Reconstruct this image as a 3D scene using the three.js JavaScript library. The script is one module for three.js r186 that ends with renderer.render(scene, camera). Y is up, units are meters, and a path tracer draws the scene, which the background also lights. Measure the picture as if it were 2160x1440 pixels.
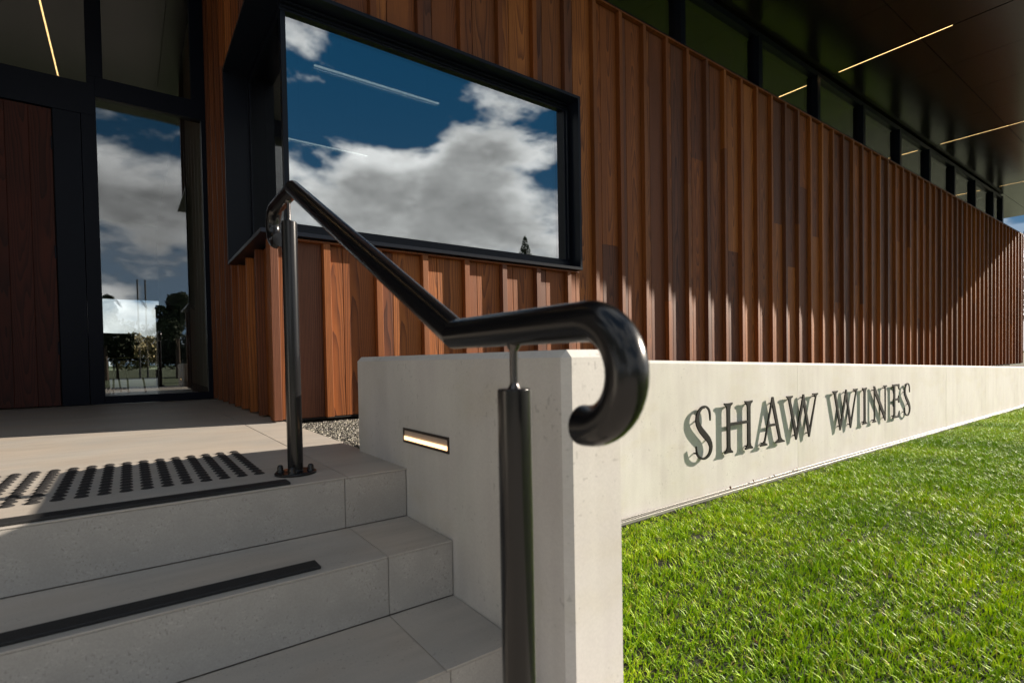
import * as THREE from 'three';
import { mergeGeometries } from 'three/addons/utils/BufferGeometryUtils.js';
import { RectAreaLightUniformsLib } from 'three/addons/lights/RectAreaLightUniformsLib.js';

/* ------------------------------------------------------------------ scale
   The place was surveyed in units of the eye's height above the porch floor;
   PX, PY, PZ turn those readings into metres (origin: corner of the building at porch level). */
const S = 0.366;
const PX = (x) => (x - 2.03) * S, PY = (y) => (y + 1) * S, PZ = (z) => (z + 9.85) * S;

/* ------------------------------------------------------------------ camera */
const scene = new THREE.Scene();
const camera = new THREE.PerspectiveCamera(2 * Math.atan(720 / 1120.93) * 180 / Math.PI, 1.5, 0.05, 900);
camera.position.set(PX(0), PY(0), PZ(0));
camera.rotation.set(-0.0217, -0.6576, -0.0167, 'YXZ');
camera.setViewOffset(2160, 1440, -56.76, -60.98, 2160, 1440);
camera.focus = 3.7;
camera.userData.fStop = 4.5;

/* ------------------------------------------------------------------ noise */
function rng(seed) { let a = seed >>> 0; return () => { a = (a + 0x6D2B79F5) >>> 0; let t = a; t = Math.imul(t ^ (t >>> 15), t | 1); t ^= t + Math.imul(t ^ (t >>> 7), t | 61); return ((t ^ (t >>> 14)) >>> 0) / 4294967296; }; }
const PERM = new Uint8Array(512), VAL = new Float32Array(256);
{ const r = rng(77); const p = [...Array(256).keys()]; for (let i = 255; i > 0; i--) { const j = Math.floor(r() * (i + 1)); [p[i], p[j]] = [p[j], p[i]]; } for (let i = 0; i < 512; i++) PERM[i] = p[i & 255]; for (let i = 0; i < 256; i++) VAL[i] = r(); }
function n3(x, y, z) {
  const xf = Math.floor(x), yf = Math.floor(y), zf = Math.floor(z);
  let u = x - xf, v = y - yf, w = z - zf; const X = xf & 255, Y = yf & 255, Z = zf & 255;
  u = u * u * u * (u * (u * 6 - 15) + 10); v = v * v * v * (v * (v * 6 - 15) + 10); w = w * w * w * (w * (w * 6 - 15) + 10);
  const A = PERM[X] + Y, B = PERM[X + 1] + Y, AA = PERM[A & 255] + Z, AB = PERM[(A + 1) & 255] + Z, BA = PERM[B & 255] + Z, BB = PERM[(B + 1) & 255] + Z;
  const h = (i) => VAL[PERM[i & 255]];
  const a = h(AA) + (h(BA) - h(AA)) * u, b = h(AB) + (h(BB) - h(AB)) * u, c = h(AA + 1) + (h(BA + 1) - h(AA + 1)) * u, d = h(AB + 1) + (h(BB + 1) - h(AB + 1)) * u;
  const e = a + (b - a) * v, f = c + (d - c) * v; return e + (f - e) * w;
}
function fbm(x, y, z, o, g = 0.5) { let s = 0, a = 1, t = 0; for (let i = 0; i < o; i++) { s += a * n3(x, y, z); t += a; a *= g; x = x * 2.03 + 13.1; y = y * 2.03 + 7.7; z = z * 2.03 + 3.3; } return s / t; }
const clamp = (x, a = 0, b = 1) => Math.min(b, Math.max(a, x)), sm = (a, b, x) => { const t = clamp((x - a) / (b - a)); return t * t * (3 - 2 * t); };

/* ------------------------------------------------------------------ sky: blue air and broken cumulus all round */
const SUN = new THREE.Vector3(2.5, 1, 0.72).normalize();
{
  const W = 4096, H = 2048, data = new Float32Array(W * H * 4);
  const CLOUD = 0.46, OX = 25.15, OY = 26.99, OZ = 68.92, TURN = 0.054, LX = Math.cos(TURN + 0.28) * 0.05, LZ = Math.sin(TURN + 0.28) * 0.05;
  const cloudAt = (x, y, z, o) => {                                      // billowing density: broad banks broken up by finer and finer puffs
    const qx = x * 2.1 + OX, qy = y * 4.4 + OY, qz = z * 2.1 + OZ;
    const wx = n3(qx * 2.6, qy * 2.6, qz * 2.6) - 0.5, wy = n3(qx * 2.6 + 31, qy * 2.6, qz * 2.6) - 0.5;
    const bank = fbm(qx + wx * 0.3, qy + wy * 0.3, qz, 2, 0.5), puff = fbm(qx * 3.1 + wx * 0.7, qy * 3.1 + wy * 0.7, qz * 3.1, o, 0.56);
    return bank * 0.40 + puff * 0.60;
  };
  for (let j = H / 2 - 4; j < H; j++) {
    const el = (j + 0.5) / H * Math.PI - Math.PI / 2, y = Math.sin(el), c = Math.cos(el);
    const step = el > 1.15 ? 4 : 1;                                      // near the zenith columns crowd together
    for (let i = 0; i < W; i += step) {
      const az = TURN + ((i + 0.5) / W - 0.5) * 2 * Math.PI, x = c * Math.cos(az), z = c * Math.sin(az);
      const up = Math.max(y, 0), h = Math.exp(-up * 7.5);
      let r = 0.003 + 0.13 * h, g = 0.038 + 0.16 * h, b = 0.088 + 0.18 * h;
      const d = cloudAt(x, y, z, 7), dens = Math.pow(sm(0.468, 0.60, d), 0.85);
      if (dens > 0.002) {
        const lift = cloudAt(x, y + 0.035, z, 4), side = cloudAt(x + LX, y, z + LZ, 3);
        const thick = sm(0.50, 0.68, d), belly = sm(0.46, 0.64, lift * 0.75 + side * 0.25);   // how much cloud lies between this bit and the light
        const k = CLOUD * (1.30 - 0.72 * belly * (0.35 + 0.65 * thick)) * (0.80 + 1.15 * (fbm(x * 10 + 3, y * 19, z * 10, 5, 0.6) - 0.38));
        r += (k * 0.99 - r) * dens; g += (k * 1.0 - g) * dens; b += (k * 1.0 - b) * dens;
      }
      for (let q = 0; q < step; q++) { const o = (j * W + i + q) * 4; data[o] = r; data[o + 1] = g; data[o + 2] = b; data[o + 3] = 1; }
    }
  }
  for (let j = 0; j < H / 2 - 4; j++) for (let i = 0; i < W; i++) { const o = (j * W + i) * 4; data[o] = 0.05; data[o + 1] = 0.06; data[o + 2] = 0.035; data[o + 3] = 1; }
  const sky = new THREE.DataTexture(data, W, H, THREE.RGBAFormat, THREE.FloatType);
  sky.mapping = THREE.EquirectangularReflectionMapping; sky.magFilter = THREE.LinearFilter; sky.minFilter = THREE.LinearFilter; sky.wrapS = THREE.RepeatWrapping; sky.needsUpdate = true;
  scene.background = sky; scene.environment = sky;
}
/* ------------------------------------------------------------------ sun */
const sun = new THREE.DirectionalLight(new THREE.Color().setRGB(0.98, 0.865, 0.725), 4.8);
sun.position.copy(SUN).multiplyScalar(40).add(new THREE.Vector3(6, 0, 0)); sun.target.position.set(6, 0, 0);
sun.castShadow = true; sun.shadow.radius = 1; sun.shadow.mapSize.set(4096, 4096);
Object.assign(sun.shadow.camera, { left: -30, right: 30, top: 20, bottom: -20, near: 1, far: 120 });
scene.add(sun, sun.target);

const renderer = new THREE.WebGLRenderer({ antialias: true });
renderer.setSize(1024, 682);
renderer.shadowMap.enabled = true;
renderer.toneMapping = THREE.LinearToneMapping;
renderer.toneMappingExposure = 2.4;
RectAreaLightUniformsLib.init();

/* ------------------------------------------------------------------ textures */
function tex(w, h, fn, srgb = true) {
  const d = new Uint8Array(w * h * 4);
  for (let j = 0; j < h; j++) for (let i = 0; i < w; i++) { const c = fn(i, j), o = (j * w + i) * 4; d[o] = clamp(c[0]) * 255; d[o + 1] = clamp(c[1]) * 255; d[o + 2] = clamp(c[2]) * 255; d[o + 3] = 255; }
  const t = new THREE.DataTexture(d, w, h, THREE.RGBAFormat); t.wrapS = t.wrapT = THREE.RepeatWrapping; t.magFilter = THREE.LinearFilter; t.minFilter = THREE.LinearMipmapLinearFilter; t.generateMipmaps = true;
  if (srgb) t.colorSpace = THREE.SRGBColorSpace; t.needsUpdate = true; return t;
}
// periodic noise for tiling maps: blend of two shifted copies
const wrapN = (f, i, j, w, h) => { const u = i / w, v = j / h; const a = f(i, j), b = f(i - w, j), c = f(i, j - h), d = f(i - w, j - h); return (a * (1 - u) + b * u) * (1 - v) + (c * (1 - u) + d * u) * v; };

// wood: four strips side by side, three flat sawn, one straight grained; 0.88 m x 3.7 m
const WOODW = 0.88, WOODH = 3.7;
function woodTex(seed) {
  const w = 1024, h = 2048, r = rng(seed);
  const str = [...Array(4)].map((_, k) => ({ c: 0.5 + (r() - 0.5) * 0.35, a: k === 3 ? 0.12 : 5.5 + r() * 4.5, f: k === 3 ? 26 : 9 + r() * 3, ph: r() * 50, sl: (k === 3 ? 0.15 : 0.9 + r() * 1.1) * (r() < 0.5 ? -1 : 1) }));
  const f = (i, j) => {
    const k = Math.min(3, Math.floor(i / 256)), s = str[k], u = i / 256 - k, v = j / h * WOODH;
    const wv = fbm(u * 1.6 + s.ph, v * 0.8, s.ph, 3) - 0.5, fine = fbm(u * 5 + s.ph, v * 2.6, 2, 3) - 0.5;
    const ring = (k === 3 ? (u + wv * 0.12) * s.f : (u - s.c) * (u - s.c) * s.a * 3 + v * s.sl * 1.6 + wv * 5.2 + fine * 0.9);
    const fr = ring - Math.floor(ring);
    const late = Math.pow(fr, 2.2) * (1 - sm(0.93, 1, fr));
    const pores = Math.pow(n3(i * 0.55, j * 0.028, seed), 3) * 0.5 + Math.pow(n3(i * 0.2, j * 0.011, seed + 5), 2) * 0.35;
    const blotch = fbm(u * 1.2 + s.ph, v * 0.5, seed + 9, 3) - 0.5;
    return 1.02 - 0.40 * late - 0.17 * pores + 0.26 * blotch;
  };
  return tex(w, h, (i, j) => {
    let m = f(i, j); if (j > h - 128) { const t = (j - (h - 128)) / 128; m = m * (1 - t) + f(i, j - h) * t; }
    const l = clamp(m * 0.82, 0.12, 1); return [Math.pow(l, 0.92), Math.pow(l, 1.05), Math.pow(l, 1.12)];
  });
}
const WOODA = woodTex(11), WOODB = woodTex(29);
const grey = (v) => [v, v, v];
const CONC = tex(1024, 1024, (i, j) => {
  const big = wrapN((a, b) => fbm(a / 210, b / 260, 3, 4), i, j, 1024, 1024), mid = wrapN((a, b) => fbm(a / 46, b / 90, 8, 4), i, j, 1024, 1024), fin = n3(i / 2.2, j / 2.2, 4);
  const run = wrapN((a, b) => fbm(a / 24, b / 400, 21, 3), i, j, 1024, 1024);
  const pore = sm(0.90, 0.955, n3(i / 5.5, j / 5.5, 61)) * sm(0.45, 0.7, n3(i / 60, j / 60, 17));
  const v = 0.925 + (big - 0.5) * 0.13 + (mid - 0.5) * 0.07 + (fin - 0.5) * 0.035 + (run - 0.5) * 0.06 - pore * 0.09;
  const y = sm(0.55, 0.75, wrapN((a, b) => fbm(a / 130, b / 60, 77, 4), i, j, 1024, 1024)); return [v * (1 - y * 0.015), v * (0.992 + (mid - 0.5) * 0.02 - y * 0.02), v * (0.975 + (big - 0.5) * 0.05 - y * 0.04)];
});
const STONE = tex(1024, 1024, (i, j) => {                               // fine shelly limestone, 1.25 m across
  const big = wrapN((a, b) => fbm(a / 230, b / 190, 33, 4), i, j, 1024, 1024), mid = wrapN((a, b) => fbm(a / 40, b / 34, 5, 4), i, j, 1024, 1024), fin = n3(i / 1.7, j / 1.7, 9);
  const where = sm(0.42, 0.62, mid), fos = sm(0.80, 0.90, n3(i / 3.4 + 3 * n3(i / 14, j / 14, 2), j / 2.6, 71)), dark = sm(0.84, 0.93, n3(i / 2.6, j / 3.4 + 2 * n3(i / 13, j / 13, 4), 91));
  const v = 0.90 + (big - 0.5) * 0.13 + (mid - 0.5) * 0.10 + (fin - 0.5) * 0.05 + fos * 0.06 * where - dark * 0.13 * where;
  return [v, v * 0.995, v * 0.985];
});
const STONET = tex(1024, 1024, (i, j) => {                              // honed treads: soft drifting tones, few marks
  const big = wrapN((a, b) => fbm(a / 260, b / 120, 43, 4), i, j, 1024, 1024), mid = wrapN((a, b) => fbm(a / 120, b / 22, 15, 4), i, j, 1024, 1024), fin = n3(i / 1.6, j / 1.6, 19), warm = wrapN((a, b) => fbm(a / 170, b / 150, 51, 3), i, j, 1024, 1024);
  const dark = sm(0.90, 0.95, n3(i / 3.3, j / 3, 23)) * sm(0.5, 0.7, n3(i / 40, j / 40, 29));
  const v = 0.90 + (big - 0.5) * 0.14 + (mid - 0.5) * 0.10 + (fin - 0.5) * 0.035 - dark * 0.14;
  return [v * (1 + (warm - 0.5) * 0.07), v * 0.99, v * (0.975 - (warm - 0.5) * 0.07)];
});
const FINE = tex(512, 512, (i, j) => grey(0.5 + (wrapN((a, b) => fbm(a / 9, b / 9, 7, 4), i, j, 512, 512) - 0.5) * 1.2), false);
const FLECK = tex(512, 512, (i, j) => { const f = sm(0.80, 0.92, n3(i / 3.1, j / 3.1, 12)) * sm(0.4, 0.6, n3(i / 1.7, j / 1.7, 3)); return [0.38 + 0.62 * f, 0.39 + 0.6 * f, 0.40 + 0.3 * f]; });
const GRIT = tex(512, 512, (i, j) => { const a = n3(i / 2.6, j / 2.6, 3), b = n3(i / 1.3, j / 1.3, 8); return grey(0.25 + 0.75 * (0.6 * a + 0.4 * b)); }, false);

/* ------------------------------------------------------------------ materials */
const lin = (r, g, b) => new THREE.Color().setRGB(r, g, b);
const std = (o) => new THREE.MeshStandardMaterial(o), phy = (o) => new THREE.MeshPhysicalMaterial(o);
const woodTones = [[0.40, 0.131, 0.028], [0.31, 0.101, 0.026], [0.52, 0.182, 0.038], [0.24, 0.080, 0.027], [0.38, 0.118, 0.021], [0.22, 0.084, 0.040], [0.35, 0.124, 0.034]];
const WOOD = []; for (const m of [WOODA, WOODB]) for (const t of woodTones) WOOD.push(phy({ map: m, bumpMap: m, bumpScale: 0.0006, color: lin(...t), roughness: 0.52, specularIntensity: 0.7 }));
const M = {
  concrete: std({ map: CONC, bumpMap: CONC, bumpScale: 0.0004, color: lin(0.645, 0.632, 0.62), roughness: 0.85 }),
  stone: std({ map: STONET, color: lin(0.53, 0.495, 0.455), roughness: 0.55, bumpMap: FINE, bumpScale: 0.0002 }),
  stoneB: std({ map: STONET, color: lin(0.51, 0.475, 0.435), roughness: 0.55, bumpMap: FINE, bumpScale: 0.0002 }),
  riser: std({ map: STONE, color: lin(0.475, 0.45, 0.42), roughness: 0.7, bumpMap: FINE, bumpScale: 0.0003 }),
  mortar: std({ color: lin(0.24, 0.22, 0.20), roughness: 0.95 }),
  dark: std({ color: lin(0.012, 0.010, 0.009), roughness: 0.9 }),
  frame: phy({ color: lin(0.004, 0.0065, 0.015), roughness: 0.36, specularIntensity: 0.24, bumpMap: GRIT, bumpScale: 0.00006 }),
  surround: phy({ color: lin(0.006, 0.0085, 0.015), roughness: 0.34, specularIntensity: 0.4, bumpMap: GRIT, bumpScale: 0.00006 }),
  mullionGrey: std({ color: lin(0.035, 0.037, 0.04), roughness: 0.4 }),
  paint: phy({ color: lin(0.006, 0.006, 0.007), roughness: 0.24, specularIntensity: 0.7, clearcoat: 0.25, clearcoatRoughness: 0.12, bumpMap: FINE, bumpScale: 0.00008 }),
  steel: std({ color: lin(0.10, 0.095, 0.095), metalness: 1, roughness: 0.25 }),
  rubber: std({ color: lin(0.010, 0.010, 0.011), roughness: 0.72, bumpMap: GRIT, bumpScale: 0.0012 }),
  stud: std({ color: lin(0.018, 0.017, 0.018), roughness: 0.55, bumpMap: GRIT, bumpScale: 0.0014 }),
  soffit: phy({ color: lin(0.009, 0.008, 0.007), roughness: 0.22, clearcoat: 0.4, clearcoatRoughness: 0.2 }),
  fascia: std({ color: lin(0.03, 0.028, 0.026), roughness: 0.5 }),
  glass: phy({ color: lin(0.60, 0.66, 0.64), transmission: 1, thickness: 0, roughness: 0, ior: 4.4 }),
  glassClear: phy({ color: lin(0.93, 0.95, 0.94), transmission: 1, thickness: 0, roughness: 0, ior: 2.2 }),
  bronze: phy({ map: FLECK, color: lin(0.017, 0.019, 0.007), roughness: 0.6, specularIntensity: 0.25, bumpMap: GRIT, bumpScale: 0.0006 }),
  plaster: std({ color: lin(0.55, 0.50, 0.40), roughness: 0.9, bumpMap: FINE, bumpScale: 0.0006 }),
  interior: std({ color: lin(0.16, 0.155, 0.145), roughness: 0.85 }),
  floorIn: std({ map: STONE, color: lin(0.30, 0.28, 0.26), roughness: 0.35 }),
  doorWood: std({ map: WOODB, bumpMap: WOODB, bumpScale: 0.0008, color: lin(0.12, 0.024, 0.011), roughness: 0.7 }),
  led: std({ color: lin(0.9, 0.8, 0.6), emissive: lin(1, 0.62, 0.25), emissiveIntensity: 1.3, roughness: 0.6 }),
  ledWhite: std({ color: lin(0.9, 0.9, 0.9), emissive: lin(1, 0.97, 0.93), emissiveIntensity: 0.45, roughness: 0.6 }),
  diffuser: std({ color: lin(0.7, 0.6, 0.48), emissive: lin(1, 0.62, 0.30), emissiveIntensity: 0.62, roughness: 0.5 }),
  soil: std({ color: lin(0.010, 0.011, 0.005), roughness: 1 }),
  field: std({ color: lin(0.045, 0.065, 0.02), roughness: 1 }),
  paving: std({ map: STONE, color: lin(0.48, 0.44, 0.40), roughness: 0.8 }),
  gravelBase: std({ color: lin(0.11, 0.10, 0.085), roughness: 1, bumpMap: GRIT, bumpScale: 0.004 }),
  zinc: std({ color: lin(0.34, 0.33, 0.31), metalness: 0.5, roughness: 0.45 }),
  bark: std({ color: lin(0.08, 0.06, 0.045), roughness: 1 }),
};
const BUMPUV = 3;
/* ------------------------------------------------------------------ geometry helpers */
function uvMetres(g, sx = 1, sy = 1, ox = 0, oy = 0) {                 // box mapping in metres by face direction
  if (g.index) g = g.toNonIndexed();
  const p = g.attributes.position, uv = new Float32Array(p.count * 2), a = new THREE.Vector3(), b = new THREE.Vector3(), c = new THREE.Vector3();
  for (let t = 0; t < p.count; t += 3) {
    a.fromBufferAttribute(p, t); b.fromBufferAttribute(p, t + 1); c.fromBufferAttribute(p, t + 2);
    const n = b.clone().sub(a).cross(c.clone().sub(a)), ax = Math.abs(n.x), ay = Math.abs(n.y), az = Math.abs(n.z);
    [a, b, c].forEach((q, k) => { const [u, v] = ay >= ax && ay >= az ? [q.x, q.z] : ax >= az ? [q.z, q.y] : [q.x, q.y]; uv[(t + k) * 2] = (u + ox) * sx; uv[(t + k) * 2 + 1] = (v + oy) * sy; });
  }
  g.setAttribute('uv', new THREE.BufferAttribute(uv, 2)); return g;
}
// box from corner to corner, edges chamfered by ch
function bx(x0, x1, y0, y1, z0, z1, ch = 0, uvs = 1, ox = 0, oy = 0) {
  if (x0 > x1) [x0, x1] = [x1, x0]; if (y0 > y1) [y0, y1] = [y1, y0]; if (z0 > z1) [z0, z1] = [z1, z0];
  let g;
  if (!ch) { g = new THREE.BoxGeometry(x1 - x0, y1 - y0, z1 - z0); g.translate((x0 + x1) / 2, (y0 + y1) / 2, (z0 + z1) / 2); }
  else g = chamferBox(x0, x1, y0, y1, z0, z1, ch);
  return uvMetres(g, uvs, uvs, ox, oy);
}
function chamferBox(x0, x1, y0, y1, z0, z1, c) {
  const P = [];                                                          // 24 corner points, three per corner
  const lo = [x0, y0, z0], hi = [x1, y1, z1];
  const pt = (sx, sy, sz, axis) => { const s = [sx, sy, sz], o = []; for (let k = 0; k < 3; k++) { const full = s[k] > 0 ? hi[k] : lo[k]; o.push(k === axis ? full : full - s[k] * c); } return o; };
  const quad = (a, b, d, e) => P.push(...a, ...b, ...d, ...a, ...d, ...e), tri = (a, b, d) => P.push(...a, ...b, ...d);
  const out = (pts, n) => { const [a, b, d] = pts; const u = [b[0] - a[0], b[1] - a[1], b[2] - a[2]], v = [d[0] - a[0], d[1] - a[1], d[2] - a[2]]; const cr = [u[1] * v[2] - u[2] * v[1], u[2] * v[0] - u[0] * v[2], u[0] * v[1] - u[1] * v[0]]; const f = cr[0] * n[0] + cr[1] * n[1] + cr[2] * n[2] < 0 ? pts.slice().reverse() : pts; f.length === 4 ? quad(...f) : tri(...f); };
  for (let ax = 0; ax < 3; ax++) for (const s of [-1, 1]) { const q = [[-1, -1], [1, -1], [1, 1], [-1, 1]].map(([a, b]) => { const t = [0, 0, 0]; t[ax] = s; t[(ax + 1) % 3] = a; t[(ax + 2) % 3] = b; return pt(...t, ax); }); const n = [0, 0, 0]; n[ax] = s; out(q, n); }
  for (let ax = 0; ax < 3; ax++) for (const s of [-1, 1]) for (const t of [-1, 1]) { const A = (ax + 1) % 3, B = (ax + 2) % 3; const mk = (e, face) => { const q = [0, 0, 0]; q[ax] = e; q[A] = s; q[B] = t; return pt(...q, face); }; const n = [0, 0, 0]; n[A] = s; n[B] = t; out([mk(-1, A), mk(1, A), mk(1, B), mk(-1, B)], n); }
  for (const a of [-1, 1]) for (const b of [-1, 1]) for (const d of [-1, 1]) out([pt(a, b, d, 0), pt(a, b, d, 1), pt(a, b, d, 2)], [a, b, d]);
  const g = new THREE.BufferGeometry(); g.setAttribute('position', new THREE.Float32BufferAttribute(P, 3)); g.computeVertexNormals(); return g;
}
const merge = (a) => mergeGeometries(a.map((g) => { g = g.index ? g.toNonIndexed() : g; for (const k of Object.keys(g.attributes)) if (!['position', 'normal', 'uv'].includes(k)) g.deleteAttribute(k); return g; }));
const taken = {};
function numbered(n) { taken[n] = (taken[n] ?? -1) + 1; return taken[n] ? `${n}_${String(taken[n]).padStart(3, '0')}` : n; }
function obj(name, geo, mat, parent = scene) {
  if (Array.isArray(geo)) geo = geo.length > 1 ? merge(geo) : geo[0];
  const m = new THREE.Mesh(geo, mat); m.castShadow = m.receiveShadow = true;
  m.name = parent === scene ? numbered(name) : name; parent.add(m); return m;
}
function tag(o, label, category, group) { o.userData.label = label; o.userData.category = category; if (group) o.userData.group = group; return o; }
function thing(name, label, category, pos = [0, 0, 0], group) { const o = new THREE.Group(); o.name = numbered(name); o.position.set(...pos); scene.add(o); return tag(o, label, category, group); }
function structure(o) { o.userData.kind = 'structure'; return o; }
const tubeAlong = (pts, r, seg = 12, n = 60) => new THREE.TubeGeometry(new THREE.CatmullRomCurve3(pts.map((p) => new THREE.Vector3(...p)), false, 'centripetal'), n, r, seg, false);
const R = rng(4242);

/* ================================================================== GROUND */
const PATHY = PY(-2.335), LAWNY = PY(-2.47), WALLZ = PZ(-5.52);
{
  const g = new THREE.PlaneGeometry(700, 700, 1, 1).rotateX(-Math.PI / 2).translate(0, LAWNY - 0.06, 0);
  structure(obj('ground', uvMetres(g), M.field));
  const lawn = new THREE.PlaneGeometry(24, 6.2, 60, 16).rotateX(-Math.PI / 2).translate(12.19, LAWNY, WALLZ + 3.19);
  structure(obj('lawn', uvMetres(lawn), M.soil));
}
/* porch floor: slabs with open joints over a screed */
const porch = structure(obj('porch_floor', bx(PX(-14), PX(2.085), -0.16, -0.0054, PZ(-17.9), PZ(-4.75)), M.mortar));
{
  const xs = [-13.6, -9.95, -6.3, -2.65, 1.0 - 0.0, 1.485, 2.09], zs = [-17.85, -14.2, -10.95, -8.0 + 0.0, -4.615];
  xs.splice(4, 1);                                                       // joints at -2.65 and 1.485
  for (let i = 0; i + 1 < xs.length; i++) {
    const zz = [-17.85, -4.676];
    for (let k = 0; k + 1 < zz.length; k++) obj('floor_tile', bx(PX(xs[i]) + 0.001, PX(xs[i + 1]) - 0.001, -0.0052, 0, PZ(zz[k]), PZ(zz[k + 1]), 0.0012, 0.8, R() * 9, R() * 9), i % 2 ? M.stoneB : M.stone, porch);
  }
}
/* steps */
const steps = structure(obj('entrance_steps', [bx(PX(-14), PX(2.02), PATHY - 0.1, PY(-1.445) - 0.0055, PZ(-4.745), PZ(-3.86)), bx(PX(-14), PX(2.02), PATHY - 0.1, PY(-1.89) - 0.0055, PZ(-3.859), PZ(-2.965))], M.mortar));
{
  const joints = [-13.6, -9.9, -6.2, -2.5];
  const rows = [                                                          // riser front z, riser bottom, riser top, joint near the wall
    { z: -4.68, y0: -1.445, y1: -1.0, jx: 1.475, rx: 1.46 }, { z: -3.80, y0: -1.89, y1: -1.445, jx: 1.475, rx: 1.49 }, { z: -2.905, y0: -2.335, y1: -1.89, jx: 1.50, rx: 1.52 }];
  rows.forEach((q, n) => {
    const cut = [...joints, q.rx, 2.025];
    for (let i = 0; i + 1 < cut.length; i++) obj('riser_tile', bx(PX(cut[i]) + 0.0008, PX(cut[i + 1]) - 0.0008, PY(q.y0) + 0.001, PY(q.y1) - 0.0058, PZ(q.z) - 0.02, PZ(q.z), 0.0015, 0.8, R() * 9, R() * 9), M.riser, steps);
    if (n < 2) { const cz = rows[n + 1].z; const ct = [...joints, q.jx + 0.012, 2.025]; for (let i = 0; i + 1 < ct.length; i++) obj('tread_tile', bx(PX(ct[i]) + 0.0008, PX(ct[i + 1]) - 0.0008, PY(q.y0) - 0.0052, PY(q.y0), PZ(q.z) + 0.0012, PZ(cz) + 0.0015, 0.0012, 0.8, R() * 9, R() * 9), i % 2 ? M.stoneB : M.stone, steps); }
  });
}
{ const path = structure(obj('path', bx(PX(-16), PX(2.52), PATHY - 0.09, PATHY - 0.03, PZ(-2.9), PZ(-2.9) + 9), M.mortar));
  for (let i = 0; i < 8; i++) for (let k = 0; k < 12; k++) obj('paving_slab', bx(PX(-16) + i * 0.848 + 0.002, PX(-16) + (i + 1) * 0.848 - 0.002, PATHY - 0.03, PATHY, PZ(-2.9) + k * 0.75 + 0.002, PZ(-2.9) + (k + 1) * 0.75 - 0.002, 0.002, 0.8, R() * 9, R() * 9), M.paving, path); }
/* gravel margin between the low wall and the cladding */
{
  const g = structure(obj('gravel_margin', uvMetres(new THREE.BoxGeometry(21, 0.1, PZ(-6.0) - 0.02).translate(10.5 + PX(2.10), -0.075, (PZ(-6.0) - 0.02) / 2), 2, 2), M.gravelBase));
  const peb = new THREE.IcosahedronGeometry(0.0048, 0); const n = 15000, im = new THREE.InstancedMesh(peb, std({ color: lin(1, 1, 1), roughness: 0.8 }), n);
  const m4 = new THREE.Matrix4(), q = new THREE.Quaternion(), e = new THREE.Euler(), r = rng(9);
  for (let i = 0; i < n; i++) {
    const far = i > 12000; e.set(r() * 6, r() * 6, r() * 6); q.setFromEuler(e); const s = 0.55 + r() * 0.9;
    m4.compose(new THREE.Vector3(PX(2.12) + (far ? 1.3 + r() * 6 : r() * 1.3), -0.024 + r() * 0.005, 0.01 + r() * (PZ(-6.0) - 0.04)), q, new THREE.Vector3(s * 1.2, s * 0.8, s));
    im.setMatrixAt(i, m4); const t = 0.07 + Math.pow(r(), 1.8) * 0.36; im.setColorAt(i, lin(t, t * (0.9 + r() * 0.06), t * (0.72 + r() * 0.14)));
  }
  im.name = 'gravel_pebbles'; im.userData.kind = 'stuff'; im.userData.label = 'small pale pebbles spread between low wall and timber cladding'; im.userData.category = 'gravel'; im.castShadow = im.receiveShadow = true; scene.add(im);
}

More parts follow.
